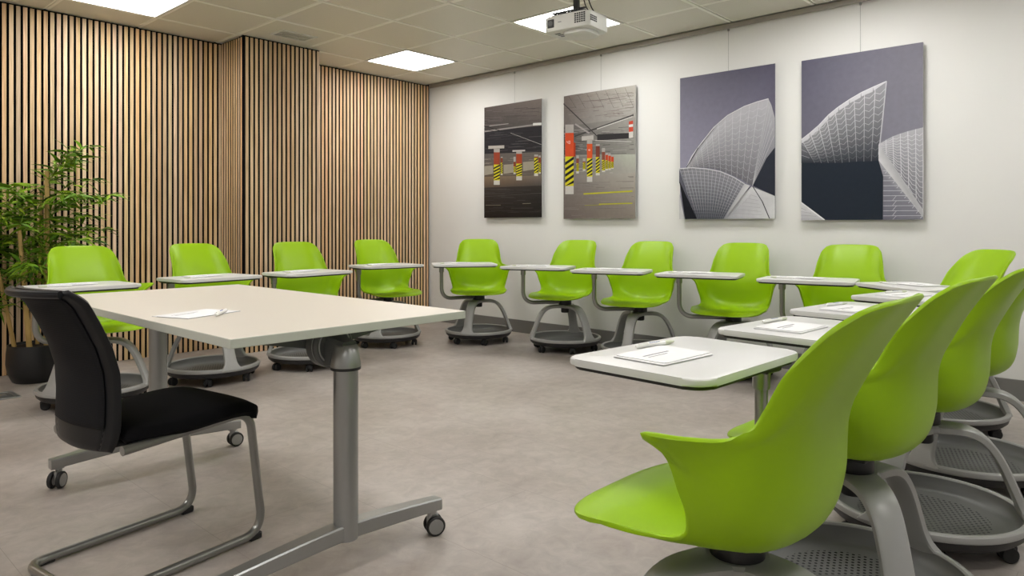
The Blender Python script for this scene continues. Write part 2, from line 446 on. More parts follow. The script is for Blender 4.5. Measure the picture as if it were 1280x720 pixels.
lamp_labels = {(0, 0): 'square white LED ceiling panel near the far corner of slatted and white walls',
               (0, 1): 'square white LED ceiling panel partly behind the hanging projector',
               (1, 0): 'square white LED ceiling panel at the top left beside the slatted wall'}
first = None
for i in range(3):
    for j in range(4):
        x, y = GX - 2.4 * i, GY + 1.2 - 1.8 * j
        lab = lamp_labels.get((i, j), 'square white LED ceiling panel outside the view behind the camera')
        t = thing('ceiling_light', lab, 'ceiling light', (x + .3, y + .3, H), 0, 'LED panels in the ceiling')
        if first is None:
            bm = bmesh.new()
            for (a, b, c, d) in ((-.298, .298, -.298, -.278), (-.298, .298, .278, .298), (-.298, -.278, -.278, .278), (.278, .298, -.278, .278)):
                box(bm, a, b, c, d, -.003, .02)
            fr = link('frame', bm, M['frame_white'], t, smooth=0)
            bm = bmesh.new(); box(bm, -.278, .278, -.278, .278, .002, .01)
            df = link('diffuser', bm, M['lamp'], t, smooth=0)
            first = (fr, df)
        else:
            for o in first:
                c = o.copy(); COL.objects.link(c); c.parent = t

# air vent in the ceiling
t = thing('ceiling_vent', 'small white louvred air grille in the ceiling above the slatted pier', 'vent', (2.945, 5.045, H))
bm = bmesh.new()
for (a, b, c, d) in ((-.155, .155, -.1, -.078), (-.155, .155, .078, .1), (-.155, -.13, -.078, .078), (.13, .155, -.078, .078)):
    box(bm, a, b, c, d, -.006, .004, .001, 1)
link('frame', bm, M['frame_white'], t)
bm = bmesh.new()
for k in range(11):
    x = -.12 + k * .024
    box(bm, -.001, .001, -.078, .078, -.009, .009, mtx=Matrix.Translation((x, 0, -.001)) @ Matrix.Rotation(R(40), 4, 'Y'))
for k in range(5):
    box(bm, -.13, .13, -.052 + k * .026 - .0008, -.052 + k * .026 + .0008, -.001, .003)
link('louvres', bm, M['white'], t, smooth=0)
bm = bmesh.new(); box(bm, -.13, .13, -.078, .078, -.0005, -.0002, mi=0, mtx=Matrix.Translation((0, 0, .0006)))
link('backing', bm, M['housing'], t, smooth=0)

# floor outlet box
t = thing('floor_outlet', 'square metal floor outlet cover set in the floor at the left edge', 'floor outlet', (1.0, 5.04, 0))
bm = bmesh.new()
for (a, b, c, d) in ((-.11, .11, -.11, -.085), (-.11, .11, .085, .11), (-.11, -.085, -.085, .085), (.085, .11, -.085, .085)):
    box(bm, a, b, c, d, 0, .005, .0015, 1)
link('rim', bm, M['alu'], t)
bm = bmesh.new(); box(bm, -.085, .085, -.085, .085, 0, .003); link('lid', bm, M['housing'], t, smooth=0)
bm = bmesh.new(); box(bm, -.06, .06, -.02, .045, .003, .0045); link('lid_plate', bm, M['alu'], t, smooth=0)

# ------------------------------------------------------------------ pictures
def picture(label, name_group, ya, yb, z0, z1, crop, art, wire_y):
    """ya = left edge (larger Y), yb = right edge; crop = (x_left, x_right, top_left, top_right, bottom) of the drawing frame"""
    t = thing('wall_picture', label, 'picture', (WX, (ya + yb) / 2, (z0 + z1) / 2), 0, name_group)
    w, h = (ya - yb), (z1 - z0)
    XF = -.036
    bm = bmesh.new(); box(bm, -.036, -.028, -w / 2, w / 2, -h / 2, h / 2, .001, 1)
    link('panel', bm, M['panel_edge'], t, smooth=0)
    bm = bmesh.new()
    box(bm, -.028, 0, -w * .36, w * .36, h * .2, h * .23); link('wall_mount', bm, M['black'], t, smooth=0)
    bm = bmesh.new(); box(bm, -.028, 0, -w * .36, w * .36, -h * .3, -h * .27); link('wall_mount', bm, M['black'], t, smooth=0)
    bm = bmesh.new(); cl = bm.loops.layers.float_color.new('ink')
    st = {'n': 0}
    xl, xr, tl, tr, bt = crop
    def conv(p):
        s = (p[0] - xl) / (xr - xl); top = tl + (tr - tl) * s
        return max(0, min(1, s)), max(0, min(1, (bt - p[1]) / (bt - top)))
    def raw(pts_st, cols):
        st['n'] += 1
        x = XF - .0002 - .000012 * st['n']
        vs = [bm.verts.new((x, w / 2 - s * w, -h / 2 + tt * h)) for s, tt in pts_st]
        try: f = bm.faces.new(vs)
        except ValueError: return
        for k, l in enumerate(f.loops):
            c = cols[k] if isinstance(cols, list) else cols
            l[cl] = (*c, 1)
    def poly(pts, cols): raw([conv(p) for p in pts], cols)
    def line(p, q, wd, col):
        (a, b), (c, d) = conv(p), conv(q)
        ax, ay, cx, cy = a * w, b * h, c * w, d * h
        L_ = math.hypot(cx - ax, cy - ay)
        if L_ < 1e-4: return
        nx, ny = -(cy - ay) / L_ * wd / 2, (cx - ax) / L_ * wd / 2
        raw([((ax + nx) / w, (ay + ny) / h), ((cx + nx) / w, (cy + ny) / h), ((cx - nx) / w, (cy - ny) / h), ((ax - nx) / w, (ay - ny) / h)], col)
    def band(A, B, ca, cb):
        """strip between two polylines of equal length, colour graded"""
        for k in range(len(A) - 1):
            poly([A[k], A[k + 1], B[k + 1], B[k]], [ca, ca, cb, cb])
    art(poly, line, band, raw)
    o = link('print', bm, M['print'], t, smooth=0, recalc=False)
    me = o.data
    me.flip_normals() if me.polygons[0].normal.x > 0 else None
    bm = bmesh.new()
    for dy in (0,):
        tube(bm, [(-.02, wire_y - (ya + yb) / 2 + dy, h / 2 - .06), (-.02, wire_y - (ya + yb) / 2 + dy, H - .03 - (z0 + z1) / 2)], .0013, 6)
    box(bm, -.026, -.014, wire_y - (ya + yb) / 2 - .005, wire_y - (ya + yb) / 2 + .005, H - .056 - (z0 + z1) / 2, H - .038 - (z0 + z1) / 2)
    link('hanging_wire', bm, M['wire'], t, smooth=0)
    return t

def lerp(a, b, t): return tuple(x + (y - x) * t for x, y in zip(a, b))
def resample(P, n):
    """polyline -> n points, smooth"""
    Q = catmull([Vector((x, y, 0)) for x, y in P], 8)
    d = [0]
    for k in range(1, len(Q)): d.append(d[-1] + (Q[k] - Q[k - 1]).length)
    out = []
    for i in range(n):
        t = d[-1] * i / (n - 1); k = 1
        while k < len(Q) - 1 and d[k] < t: k += 1
        f = (t - d[k - 1]) / max(1e-9, d[k] - d[k - 1]); p = Q[k - 1].lerp(Q[k], max(0, min(1, f)))
        out.append((p.x, p.y))
    return out
def shell_art(poly, line, band, top, bot, c_top, c_bot, ribs, rows, lw=.003, lc=(.62, .62, .68), chev=.0, n=None, fade=None):
    n = n or ribs
    T, B = resample(top, n + 1), resample(bot, n + 1)
    S = 6
    for k in range(n):
        for s in range(S):
            a, b = s / S, (s + 1) / S
            q = [lerp(T[k], B[k], a), lerp(T[k + 1], B[k + 1], a), lerp(T[k + 1], B[k + 1], b), lerp(T[k], B[k], b)]
            ca, cb = lerp(c_top, c_bot, a), lerp(c_top, c_bot, b)
            poly(q, [ca, ca, cb, cb])
    for k in range(0, n + 1):
        for s in range(S):
            col = lerp(lc, c_bot, (s / S) ** 1.5 * (fade or 0))
            line(lerp(T[k], B[k], s / S), lerp(T[k], B[k], (s + 1) / S), lw, col)
    for k in range(n):
        for r in range(1, rows):
            a = r / rows; a1 = min(1, a + chev)
            col = lerp(lc, c_bot, a ** 1.5 * (fade or 0))
            p, q = lerp(T[k], B[k], a), lerp(T[k + 1], B[k + 1], a)
            m = lerp(lerp(T[k], B[k], a1), lerp(T[k + 1], B[k + 1], a1), .5)
            line(p, m, lw * .7, col); line(m, q, lw * .7, col)

def art_left_shell(poly, line, band, raw):
    raw([(0, 0), (1, 0), (1, 1), (0, 1)], [(.33, .32, .42), (.17, .165, .22), (.095, .09, .135), (.14, .135, .18)])
    # great curved shell
    top = [(85, 485), (105, 445), (140, 400), (190, 340), (240, 298), (300, 266), (345, 250), (382, 240)]
    bot = [(88, 487), (150, 486), (200, 494), (235, 505), (268, 520), (290, 530), (310, 545), (328, 552)]
    shell_art(poly, line, band, top, bot, (.46, .46, .50), (.145, .14, .165), 12, 12, .0028, (.58, .58, .62), chev=.03, fade=.5)
    poly([(382, 240), (392, 262), (405, 310), (405, 418), (365, 480), (328, 552)], [(.46, .46, .49), (.42, .42, .46), (.36, .36, .40), (.25, .25, .28), (.2, .2, .23), (.145, .14, .165)])
    for k in range(6):
        a = k / 6
        line(lerp((382, 240), (405, 400), a), (328, 552), .0022, (.50, .50, .54))
    for k in range(len(top) - 1): line(top[k], top[k + 1], .006, (.66, .66, .70))
    line((85, 485), (130, 415), .006, (.03, .03, .04)); line((130, 415), (190, 345), .003, (.05, .05, .06))
    # dark gap at the right
    poly([(405, 415), (375, 455), (330, 552), (405, 590)], (.022, .026, .04))
    # pale roof at the lower right
    poly([(325, 555), (405, 590), (405, 672), (225, 672), (262, 620)], [(.60, .60, .63), (.55, .55, .58), (.60, .60, .63), (.34, .34, .38), (.40, .40, .43)])
    for k in range(7):
        y = 585 + 13 * k
        line((322 - 12 * k, y), (345 + 3 * k, y + 8), .002, (.32, .32, .35)); line((322 - 12 * k, y), (322 - 12 * k - 6, y + 10), .002, (.32, .32, .35))
    line((330, 556), (362, 610), .006, (.05, .05, .06)); line((362, 610), (386, 672), .007, (.05, .05, .06))
    # lower left shell
    top = [(57, 489), (110, 486), (160, 490), (215, 500), (262, 520), (302, 545)]
    bot = [(122, 672), (145, 672), (165, 672), (188, 672), (208, 672), (226, 672)]
    shell_art(poly, line, band, top, bot, (.25, .25, .285), (.05, .055, .075), 16, 15, .0028, (.52, .52, .57), fade=.85)
    poly([(302, 545), (322, 552), (235, 668), (226, 672)], [(.50, .50, .54), (.60, .60, .63), (.34, .34, .37), (.2, .2, .23)])
    poly([(57, 489), (57, 540), (122, 672)], (.10, .10, .13))
    for k in range(len(top) - 1): line(top[k], top[k + 1], .006, (.62, .62, .66))
    poly([(57, 532), (80, 575), (128, 672), (82, 672)], (.008, .009, .014))
    poly([(57, 575), (57, 672), (80, 672)], (.50, .50, .52))

def art_right_shell(poly, line, band, raw):
    raw([(0, 0), (1, 0), (1, 1), (0, 1)], [(.17, .165, .215), (.25, .245, .30), (.18, .175, .215), (.10, .097, .14)])
    top = [(496, 386), (530, 362), (565, 334), (603, 296), (640, 268), (680, 242), (722, 218), (765, 198), (811, 178)]
    bot = [(548, 470), (586, 470), (620, 470), (650, 470), (677, 468), (702, 466), (728, 466), (756, 465), (784, 463)]
    poly([(496, 455), (784, 440), (800, 500), (798, 677), (496, 677)], (.014, .020, .032))
    shell_art(poly, line, band, top, bot, (.30, .30, .325), (.024, .03, .042), 9, 11, .0042, (.60, .60, .64), chev=.045, fade=1.0)
    poly([(496, 386), (548, 470), (496, 470)], [(.20, .20, .22), (.024, .03, .042), (.024, .03, .042)])
    for k in range(3): line((496, 402 + 20 * k), (512 + 8 * k, 412 + 20 * k), .003, (.30, .30, .34))
    for k in range(len(top) - 1):
        a, b = top[k], top[k + 1]
        poly([a, b, (b[0] - 2, b[1] + (18 if k < 7 else 4)), (a[0] + 2, a[1] + 14)], (.56, .56, .60))
        line(a, b, .004, (.68, .68, .72))
    line((811, 178), (784, 440), .006, (.50, .50, .54))
    # right-hand shell
    top = [(786, 402), (830, 378), (880, 360), (934, 346)]
    bot = [(786, 440), (835, 510), (882, 580), (934, 660)]
    shell_art(poly, line, band, top, bot, (.42, .42, .455), (.17, .17, .20), 6, 16, .0035, (.66, .66, .70), chev=.03, fade=.2)
    poly([(784, 405), (800, 425), (934, 640), (934, 668), (784, 462)], [(.55, .55, .58), (.42, .42, .45), (.44, .44, .47), (.40, .40, .43), (.60, .60, .62)])
    # stepped tiles
    poly([(784, 462), (934, 668), (934, 677), (799, 677), (800, 520)], [(.34, .34, .38), (.20, .20, .24), (.15, .15, .19), (.13, .13, .17), (.20, .20, .24)])
    for k in range(10):
        y = 500 + 18 * k
        xr_ = min(932, 815 + (y - 500) * .72)
        line((800, y), (xr_, y), .0026, (.55, .55, .6))
        line((xr_, y), (xr_ - 8, y + 9), .0026, (.55, .55, .6))
        if k > 4: line((845, y), (832, y + 17), .0024, (.52, .52, .57))
    # tile corner at the lower left
    poly([(496, 612), (588, 677), (496, 677)], [(.62, .62, .64), (.45, .45, .48), (.38, .38, .42)])
    line((496, 612), (588, 677), .008, (.72, .72, .74))
    for k in range(4): line((496, 632 + 13 * k), (516 + 20 * k, 640 + 11 * k), .002, (.25, .25, .28))

def stripes(poly, x0, x1, y0, y1, n=5):
    poly([(x0, y0), (x1, y0), (x1, y1), (x0, y1)], (.55, .50, .02))
    hgt = (y1 - y0) / n
    for k in range(n):
        a = y0 + k * hgt
        poly([(x0, min(y1, a + hgt * .95)), (x1, a), (x1, min(y1, a + hgt * .5)), (x0, min(y1, a + hgt * 1.45))], (.012, .012, .012))
def pillar(poly, x0, x1, ytop, yred, ystr, ybot, yend, red=(.50, .065, .02), num=None, line=None):
    poly([(x0, ytop), (x1, ytop), (x1, yred), (x0, yred)], (.34, .32, .30))
    poly([(x0, yred), (x1, yred), (x1, ystr), (x0, ystr)], red)
    stripes(poly, x0, x1, ystr, ybot)
    poly([(x0, ybot), (x1, ybot), (x1, yend), (x0, yend)], (.50, .48, .46))
def streaks(line, rnd, x0, x1, y0, y1, n, c0, c1, slope=0, wd=.003, ln=90):
    for _ in range(n):
        x = rnd.uniform(x0 - 30, x1); y = rnd.uniform(y0, y1); l = rnd.uniform(.3, 1) * ln
        xa, xb = max(x0, x), min(x1, x + l)
        if xb <= xa: continue
        line((xa, y), (xb, y + slope * (xb - xa)), wd * rnd.uniform(.5, 1.4), lerp(c0, c1, rnd.random()))
def art_garage_dark(poly, line, band, raw):
    rnd = random.Random(3)
    X0_, X1_ = 62, 351
    raw([(0, 0), (1, 0), (1, 1), (0, 1)], (.05, .045, .045))
    poly([(62, 90), (351, 45), (351, 190), (62, 215)], [(.085, .07, .065), (.20, .165, .155), (.10, .09, .085), (.04, .035, .035)])
    streaks(line, rnd, 62, 351, 100, 200, 70, (.05, .04, .04), (.16, .135, .13), -.06, .0035)
    poly([(62, 215), (351, 190), (351, 330), (62, 330)], (.022, .020, .024))
    streaks(line, rnd, 62, 351, 215, 330, 60, (.012, .012, .016), (.09, .085, .09), -.05, .0035)
    poly([(62, 330), (351, 322), (351, 440), (62, 445)], [(.10, .09, .085), (.13, .115, .105), (.12, .10, .085), (.10, .075, .055)])
    streaks(line, rnd, 62, 351, 335, 440, 60, (.05, .045, .045), (.30, .27, .24), 0, .003, 60)
    poly([(62, 445), (351, 440), (351, 500), (62, 505)], [(.20, .14, .09), (.16, .13, .11), (.05, .045, .045), (.09, .065, .05)])
    poly([(62, 500), (351, 492), (351, 655), (62, 655)], [(.040, .032, .028), (.03, .026, .024), (.012, .010, .010), (.018, .012, .010)])
    streaks(line, rnd, 62, 351, 505, 640, 50, (.012, .011, .011), (.07, .062, .058), 0, .003, 120)
    line((62, 218), (351, 180), .014, (.26, .24, .235)); line((62, 190), (180, 222), .006, (.02, .02, .02))
    line((310, 182), (350, 180), .022, (.66, .66, .64)); line((90, 190), (190, 178), .008, (.25, .24, .23))
    line((200, 225), (350, 285), .004, (.30, .29, .28)); line((62, 205), (240, 245), .004, (.03, .03, .03))
    poly([(85, 290), (168, 287), (168, 302), (85, 305)], (.40, .37, .34)); poly([(210, 312), (272, 310), (272, 318), (210, 320)], (.45, .43, .42))
    for (x0, x1, y) in ((62, 110, 392), (262, 315, 372), (165, 225, 385)): poly([(x0, y), (x1, y - 4), (x1, y + 38), (x0, y + 46)], (.30, .27, .22))
    for (a, b, t0, rd, s_, bo, en) in ((150, 160, 345, 350, 375, 430, 437), (215, 226, 345, 370, 395, 425, 432), (316, 334, 335, 345, 352, 430, 443), (337, 347, 340, 350, 378, 425, 432)):
        pillar(poly, a, b, t0, rd, s_, bo, en, (.20, .045, .02))
    pillar(poly, 114, 145, 305, 322, 384, 464, 486, (.26, .05, .025)); pillar(poly, 229, 257, 318, 330, 380, 444, 464, (.30, .05, .02))
    line((70, 588), (150, 588), .004, (.22, .20, .15)); line((260, 582), (300, 581), .004, (.26, .24, .18)); line((62, 545), (351, 530), .003, (.08, .07, .065))
def art_garage_light(poly, line, band, raw):
    rnd = random.Random(5)
    raw([(0, 0), (1, 0), (1, 1), (0, 1)], (.2, .18, .17))
    poly([(461, 40), (828, -8), (828, 150), (461, 200)], [(.16, .13, .12), (.46, .44, .40), (.36, .35, .33), (.13, .115, .11)])
    streaks(line, rnd, 461, 820, 30, 150, 90, (.12, .10, .095), (.26, .225, .21), -.08, .003)
    for k in range(7): line((490 + 48 * k, 40 - 6 * k), (530 + 48 * k, 100), .002, (.06, .05, .05))
    poly([(461, 190), (828, 150), (828, 345), (461, 330)], [(.10, .09, .09), (.30, .29, .27), (.24, .24, .22), (.05, .045, .045)])
    streaks(line, rnd, 461, 820, 200, 340, 150, (.03, .028, .03), (.34, .32, .31), -.03, .0035, 80)
    poly([(640, 232), (800, 228), (800, 255), (640, 262)], (.028, .026, .028)); line((630, 262), (810, 272), .006, (.45, .44, .42))
    poly([(461, 330), (828, 335), (828, 430), (461, 440)], [(.11, .10, .10), (.40, .42, .36), (.34, .33, .30), (.16, .14, .13)])
    streaks(line, rnd, 461, 720, 335, 430, 70, (.10, .09, .09), (.42, .40, .38), 0, .003, 60)
    poly([(461, 440), (828, 425), (828, 655), (461, 655)], [(.17, .15, .145), (.34, .32, .29), (.22, .19, .165), (.13, .105, .095)])
    streaks(line, rnd, 461, 820, 440, 650, 70, (.12, .105, .10), (.27, .235, .22), 0, .003, 110)
    line((461, 75), (640, 240), .009, (.05, .045, .045)); line((520, 240), (820, 140), .013, (.06, .055, .055)); line((640, 205), (815, 148), .008, (.50, .49, .47))
    poly([(560, 240), (622, 236), (622, 258), (560, 262)], (.40, .38, .36)); line((525, 178), (600, 225), .014, (.30, .28, .27))
    for (a, b, t0, rd, s_, bo, en) in ((566, 580, 350, 365, 372, 405, 412), (531, 545, 335, 350, 375, 415, 425), (665, 681, 300, 320, 360, 412, 420), (683, 696, 325, 335, 362, 405, 412), (698, 710, 328, 340, 368, 403, 410), (712, 724, 335, 345, 370, 400, 405)):
        pillar(poly, a, b, t0, rd, s_, bo, en, (.44, .055, .02) if a > 680 else (.20, .06, .04))
    pillar(poly, 634, 654, 280, 290, 345, 425, 436, (.16, .04, .025)); pillar(poly, 588, 616, 255, 278, 350, 442, 468, (.52, .075, .02))
    pillar(poly, 471, 517, 180, 222, 340, 488, 528, (.52, .065, .02))
    poly([(517, 270), (527, 272), (527, 340), (517, 340)], (.32, .04, .015))
    # the bay number on the front pillar: "43"
    for (x, segs) in ((480, ((0, 0, 0, 8), (0, 8, 7, 8), (7, 0, 7, 16))), (490, ((0, 0, 7, 0), (7, 0, 7, 16), (0, 8, 7, 8), (0, 16, 7, 16)))):
        for (a, b, c, d) in segs: line((x + a, 262 + b * .85), (x + c, 262 + d * .85), .0026, (.75, .72, .68))
    for (x, segs) in ((596, ((0, 0, 0, 4), (0, 4, 3, 4), (3, 0, 3, 8))), (601, ((0, 0, 3, 0), (3, 0, 3, 8)))):
        for (a, b, c, d) in segs: line((x + a, 306 + b), (x + c, 306 + d), .003, (.7, .6, .55))
    poly([(798, 172), (818, 168), (818, 222), (798, 224)], (.50, .06, .03)); poly([(798, 188), (818, 185), (818, 198), (798, 200)], (.6, .58, .56)); poly([(798, 224), (818, 222), (818, 252), (798, 254)], (.55, .52, .50))
    line((570, 528), (815, 517), .012, (.46, .44, .03)); line((575, 585), (660, 584), .006, (.26, .24, .06)); line((650, 580), (815, 577), .010, (.42, .40, .04))

picture('dark picture of an underground car park, leftmost on the white wall', 'frameless pictures on the white wall',
        4.912, 4.172, 1.083, 2.166, (62, 351, 98, 52, 652), art_garage_dark, 4.524)
picture('brighter car park picture with big red column numbered 43, second from left', 'frameless pictures on the white wall',
        3.917, 3.172, 1.066, 2.154, (461, 828, 38, -8, 652), art_garage_light, 3.528)
picture('picture of two curved tiled roof shells against purple-grey sky, third from the left', 'frameless pictures on the white wall',
        2.767, 2.018, 1.056, 2.151, (58, 404, 164, 113, 671), art_left_shell, 2.376)
picture('picture of a single pointed tiled shell over deep shadow, rightmost on the white wall', 'frameless pictures on the white wall',
        1.835, 1.093, 1.043, 2.139, (496, 932, 103, 40, 676), art_right_shell, 1.461)

# ------------------------------------------------------------------ tablet chairs
ROWS = [
 [(0,-.288,.432),(.10,-.284,.433),(.17,-.264,.437),(.213,-.228,.444),(.230,-.186,.452)],
 [(0,-.245,.451),(.10,-.24,.450),(.18,-.213,.452),(.225,-.170,.456),(.240,-.130,.461)],
 [(0,-.15,.452),(.10,-.145,.45),(.175,-.118,.452),(.218,-.088,.457),(.232,-.066,.462)],
 [(0,-.05,.44),(.10,-.045,.441),(.17,-.025,.447),(.206,-.008,.458),(.223,.000,.472)],
 [(0,.035,.430),(.11,.04,.436),(.173,.04,.452),(.21,.03,.478),(.232,.018,.506)],
 [(0,.098,.432),(.12,.096,.445),(.188,.075,.478),(.226,.045,.52),(.244,.010,.562)],
 [(0,.148,.465),(.125,.138,.48),(.203,.103,.518),(.236,.055,.567),(.262,-.004,.626)],
 [(0,.163,.52),(.125,.153,.535),(.206,.115,.57),(.243,.062,.612),(.304,-.022,.6615)],
 [(0,.166,.57),(.12,.157,.585),(.192,.125,.612),(.233,.088,.632),(.284,.034,.661)],
 [(0,.170,.62),(.11,.162,.63),(.174,.138,.648),(.210,.112,.645),(.246,.086,.659)],
 [(0,.181,.67),(.10,.175,.675),(.158,.159,.684),(.188,.140,.672),(.207,.116,.666)],
 [(0,.201,.72),(.10,.197,.722),(.155,.178,.72),(.178,.158,.714),(.192,.138,.706)],
 [(0,.233,.78),(.09,.229,.78),(.14,.212,.777),(.168,.190,.771),(.184,.166,.763)],
 [(0,.263,.83),(.085,.260,.829),(.13,.244,.825),(.160,.222,.819),(.177,.200,.808)],
 [(0,.288,.868),(.08,.286,.866),(.122,.272,.863),(.150,.254,.856),(.169,.234,.844)],
 [(0,.302,.885),(.06,.301,.8845),(.100,.293,.883),(.128,.282,.879),(.149,.266,.870)],
]
def shell_mesh(bm):
    full = []
    for r in ROWS:
        half = [Vector(p) for p in r]
        row = [Vector((-p.x, p.y, p.z)) for p in half[:0:-1]] + half
        full.append(catmull(row, 4))
    nc = len(full[0]); cols = [catmull([full[i][j] for i in range(len(full))], 4) for j in range(nc)]
    grid = [[cols[j][i] for j in range(nc)] for i in range(len(cols[0]))]
    sheet(bm, grid, .009)
def leg_mesh(bm, ang):
    path = [(.030, .352), (.085, .352), (.130, .346), (.166, .328), (.195, .296), (.219, .252), (.240, .202), (.257, .158), (.270, .125), (.279, .098)]
    wid = [.052, .046, .041, .038, .036, .035, .035, .037, .046, .072]
    P = catmull([Vector((r, 0, z)) for r, z in path], 3)
    W = catmull([Vector((w, 0, 0)) for w in wid], 3)
    rings = []
    rot = Matrix.Rotation(ang, 4, 'Z')
    for i, p in enumerate(P):
        t = (P[min(i + 1, len(P) - 1)] - P[max(i - 1, 0)]).normalized(); n = Vector((-t.z, 0, t.x))
        if n.x < 0 and n.z < 0: n = -n
        if n.z < 0: n = -n
        w, h = W[i].x, .0125
        c = [(-w + .006, h), (w - .006, h), (w, h - .005), (w, -h + .004), (w - .005, -h), (-w + .005, -h), (-w, -h + .004), (-w, h - .005)]
        rings.append([bm.verts.new(rot @ (p + Vector((0, a, 0)) + n * b)) for a, b in c])
    for a, b in zip(rings, rings[1:]):
        for k in range(8): bm.faces.new((a[k], a[(k + 1) % 8], b[(k + 1) % 8], b[k]))
    bm.faces.new(rings[0]); bm.faces.new(rings[-1][::-1])

def make_chair(label, loc, rz):
    t = thing('tablet_chair', label, 'chair', loc, rz, 'green classroom chairs with writing tablets')
    bm = bmesh.new(); shell_mesh(bm); link('seat_shell', bm, M['green'], t, smooth=60)
    # swivel hub under the seat
    bm = bmesh.new()
    lathe(bm, [(0, .300), (.028, .300), (.032, .306), (.032, .345), (.048, .352), (.052, .362), (.052, .395), (.046, .408), (0, .410)], 28)
    box(bm, -.075, .075, -.11, .06, .405, .426, .006, 2)
    link('swivel_hub', bm, M['black'], t)
    return t
def add_base(t, ba):
    e = []
    bm = bmesh.new()
    lathe(bm, [(0, .340), (.060, .340), (.066, .346), (.066, .358), (.060, .365), (0, .366)], 32)
    e.append(link('leg_hub', bm, M['grey'], t))
    for k in range(3):
        bm = bmesh.new(); leg_mesh(bm, ba + k * 2 * math.pi / 3); link('leg', bm, M['grey'], t, smooth=40)
    bm = bmesh.new()
    lathe(bm, [(.270, .108), (.274, .112), (.285, .112), (.290, .108), (.292, .101), (.290, .091), (.284, .087), (.272, .087), (.270, .092)], 72, closed=True)
    link('base_ring', bm, M['grey'], t)
    bm = bmesh.new()
    lathe(bm, [(0, .0625), (.225, .063), (.244, .066), (.256, .073), (.265, .090), (.269, .106)], 72)
    bmesh.ops.delete(bm, geom=[f for f in bm.faces if len(f.verts) > 8], context='FACES')
    link('tray', bm, M['tray'], t)
    bm = bmesh.new()
    lathe(bm, [(0, .050), (.240, .050), (.266, .055), (.282, .070), (.286, .088), (.272, .088), (.262, .066), (.240, .056), (0, .056)], 64)
    link('underframe', bm, M['black'], t)
    proto = None
    for k in range(6):
        a = ba + R(30 + 60 * k)
        x, y = .247 * math.cos(a), .247 * math.sin(a)
        if proto is None:
            bm = bmesh.new()
            lathe(bm, [(0, .030), (.010, .030), (.012, .056), (.017, .057), (0, .059)], 14)
            box(bm, -.018, .018, -.006, .006, .022, .048, .004, 2)
            box(bm, -.022, .012, -.009, .009, .034, .052, .004, 2)
            c = link('caster', bm, M['black'], t)
            bm = bmesh.new()
            for s in (-1, 1):
                lathe(bm, [(.004, s * .007), (.022, s * .007), (.0245, s * .010), (.0245, s * .018), (.021, s * .021), (.010, s * .0215), (.004, s * .019)], 22, c=(-.008, 0, .0247), axis='y')
            w = link('wheel', bm, M['rubber'], c)
            proto = c
        else:
            c = copy_tree(proto, t)
        c.location = (x, y, 0); c.rotation_euler = (0, 0, a * 2.3 + k * 1.3)
def rpoly(P, rad, n=6):
    """rounded convex polygon"""
    out = []
    for i in range(len(P)):
        p0, p1, p2 = Vector(P[i - 1]), Vector(P[i]), Vector(P[(i + 1) % len(P)])
        a = (p0 - p1).normalized(); b = (p2 - p1).normalized(); half = a.angle(b) / 2
        d = rad[i] / math.tan(half); c = p1 + (a + b).normalized() * (rad[i] / math.sin(half))
        s0, s1 = p1 + a * d - c, p1 + b * d - c
        a0 = math.atan2(s0.y, s0.x); a1 = math.atan2(s1.y, s1.x)
        da = (a1 - a0 + math.pi) % (2 * math.pi) - math.pi
        for k in range(n + 1):
            t_ = a0 + da * k / n; out.append((c.x + rad[i] * math.cos(t_), c.y + rad[i] * math.sin(t_)))
    return out
def tablet_outline(g=0, a=-.085, b=.45):
    return rpoly([(b - .045 - g, .070 - g), (a + g, .042 - g), (a - .005 + g, -.305 + g), (b - .035 - g, -.305 + g)], [.05 - g * .5, .045 - g * .5, .04 - g * .5, .035 - g * .5], 7)
def add_tablet(t, arm, tab, ext=(-.085, .45)):
    """arm = angle of the arm about the hub, tab = tablet turn about the post (both relative to the seat)"""
    r = .355
    ca, sa = math.cos(arm), math.sin(arm)
    def P(x, z): return (x * ca, x * sa, z)
    bm = bmesh.new()
    tube(bm, fillet([P(-.03, .388), P(-r, .388), P(-r, .668)], .085, 8), .0155, 14)
    lathe(bm, [(0, .37), (.036, .37), (.040, .376), (.040, .398), (.036, .403), (0, .403)], 24)
    link('tablet_arm', bm, M['tube'], t)
    bm = bmesh.new(); lathe(bm, [(0, .612), (.0185, .612), (.0205, .616), (.0205, .668), (.018, .671), (0, .671)], 20, c=(-r * ca, -r * sa, 0))
    link('arm_collar', bm, M['tube'], t)
    Mx = Matrix.Translation((-r * ca, -r * sa, 0)) @ Matrix.Rotation(tab, 4, 'Z')
    bm = bmesh.new(); prism(bm, tablet_outline(0, *ext), .675, .692, bev=.005, seg=3)
    for v in bm.verts: v.co = Mx @ v.co
    tb = link('tablet', bm, M['tablet'], t, smooth=30)
    bm = bmesh.new(); prism(bm, tablet_outline(.010, *ext), .666, .676, bev=.003, seg=1)
    box(bm, -.035, .035, -.030, .035, .655, .668, .004, 1)
    for v in bm.verts: v.co = Mx @ v.co
    link('tablet_tray', bm, M['black'], t, smooth=30)
    return Mx

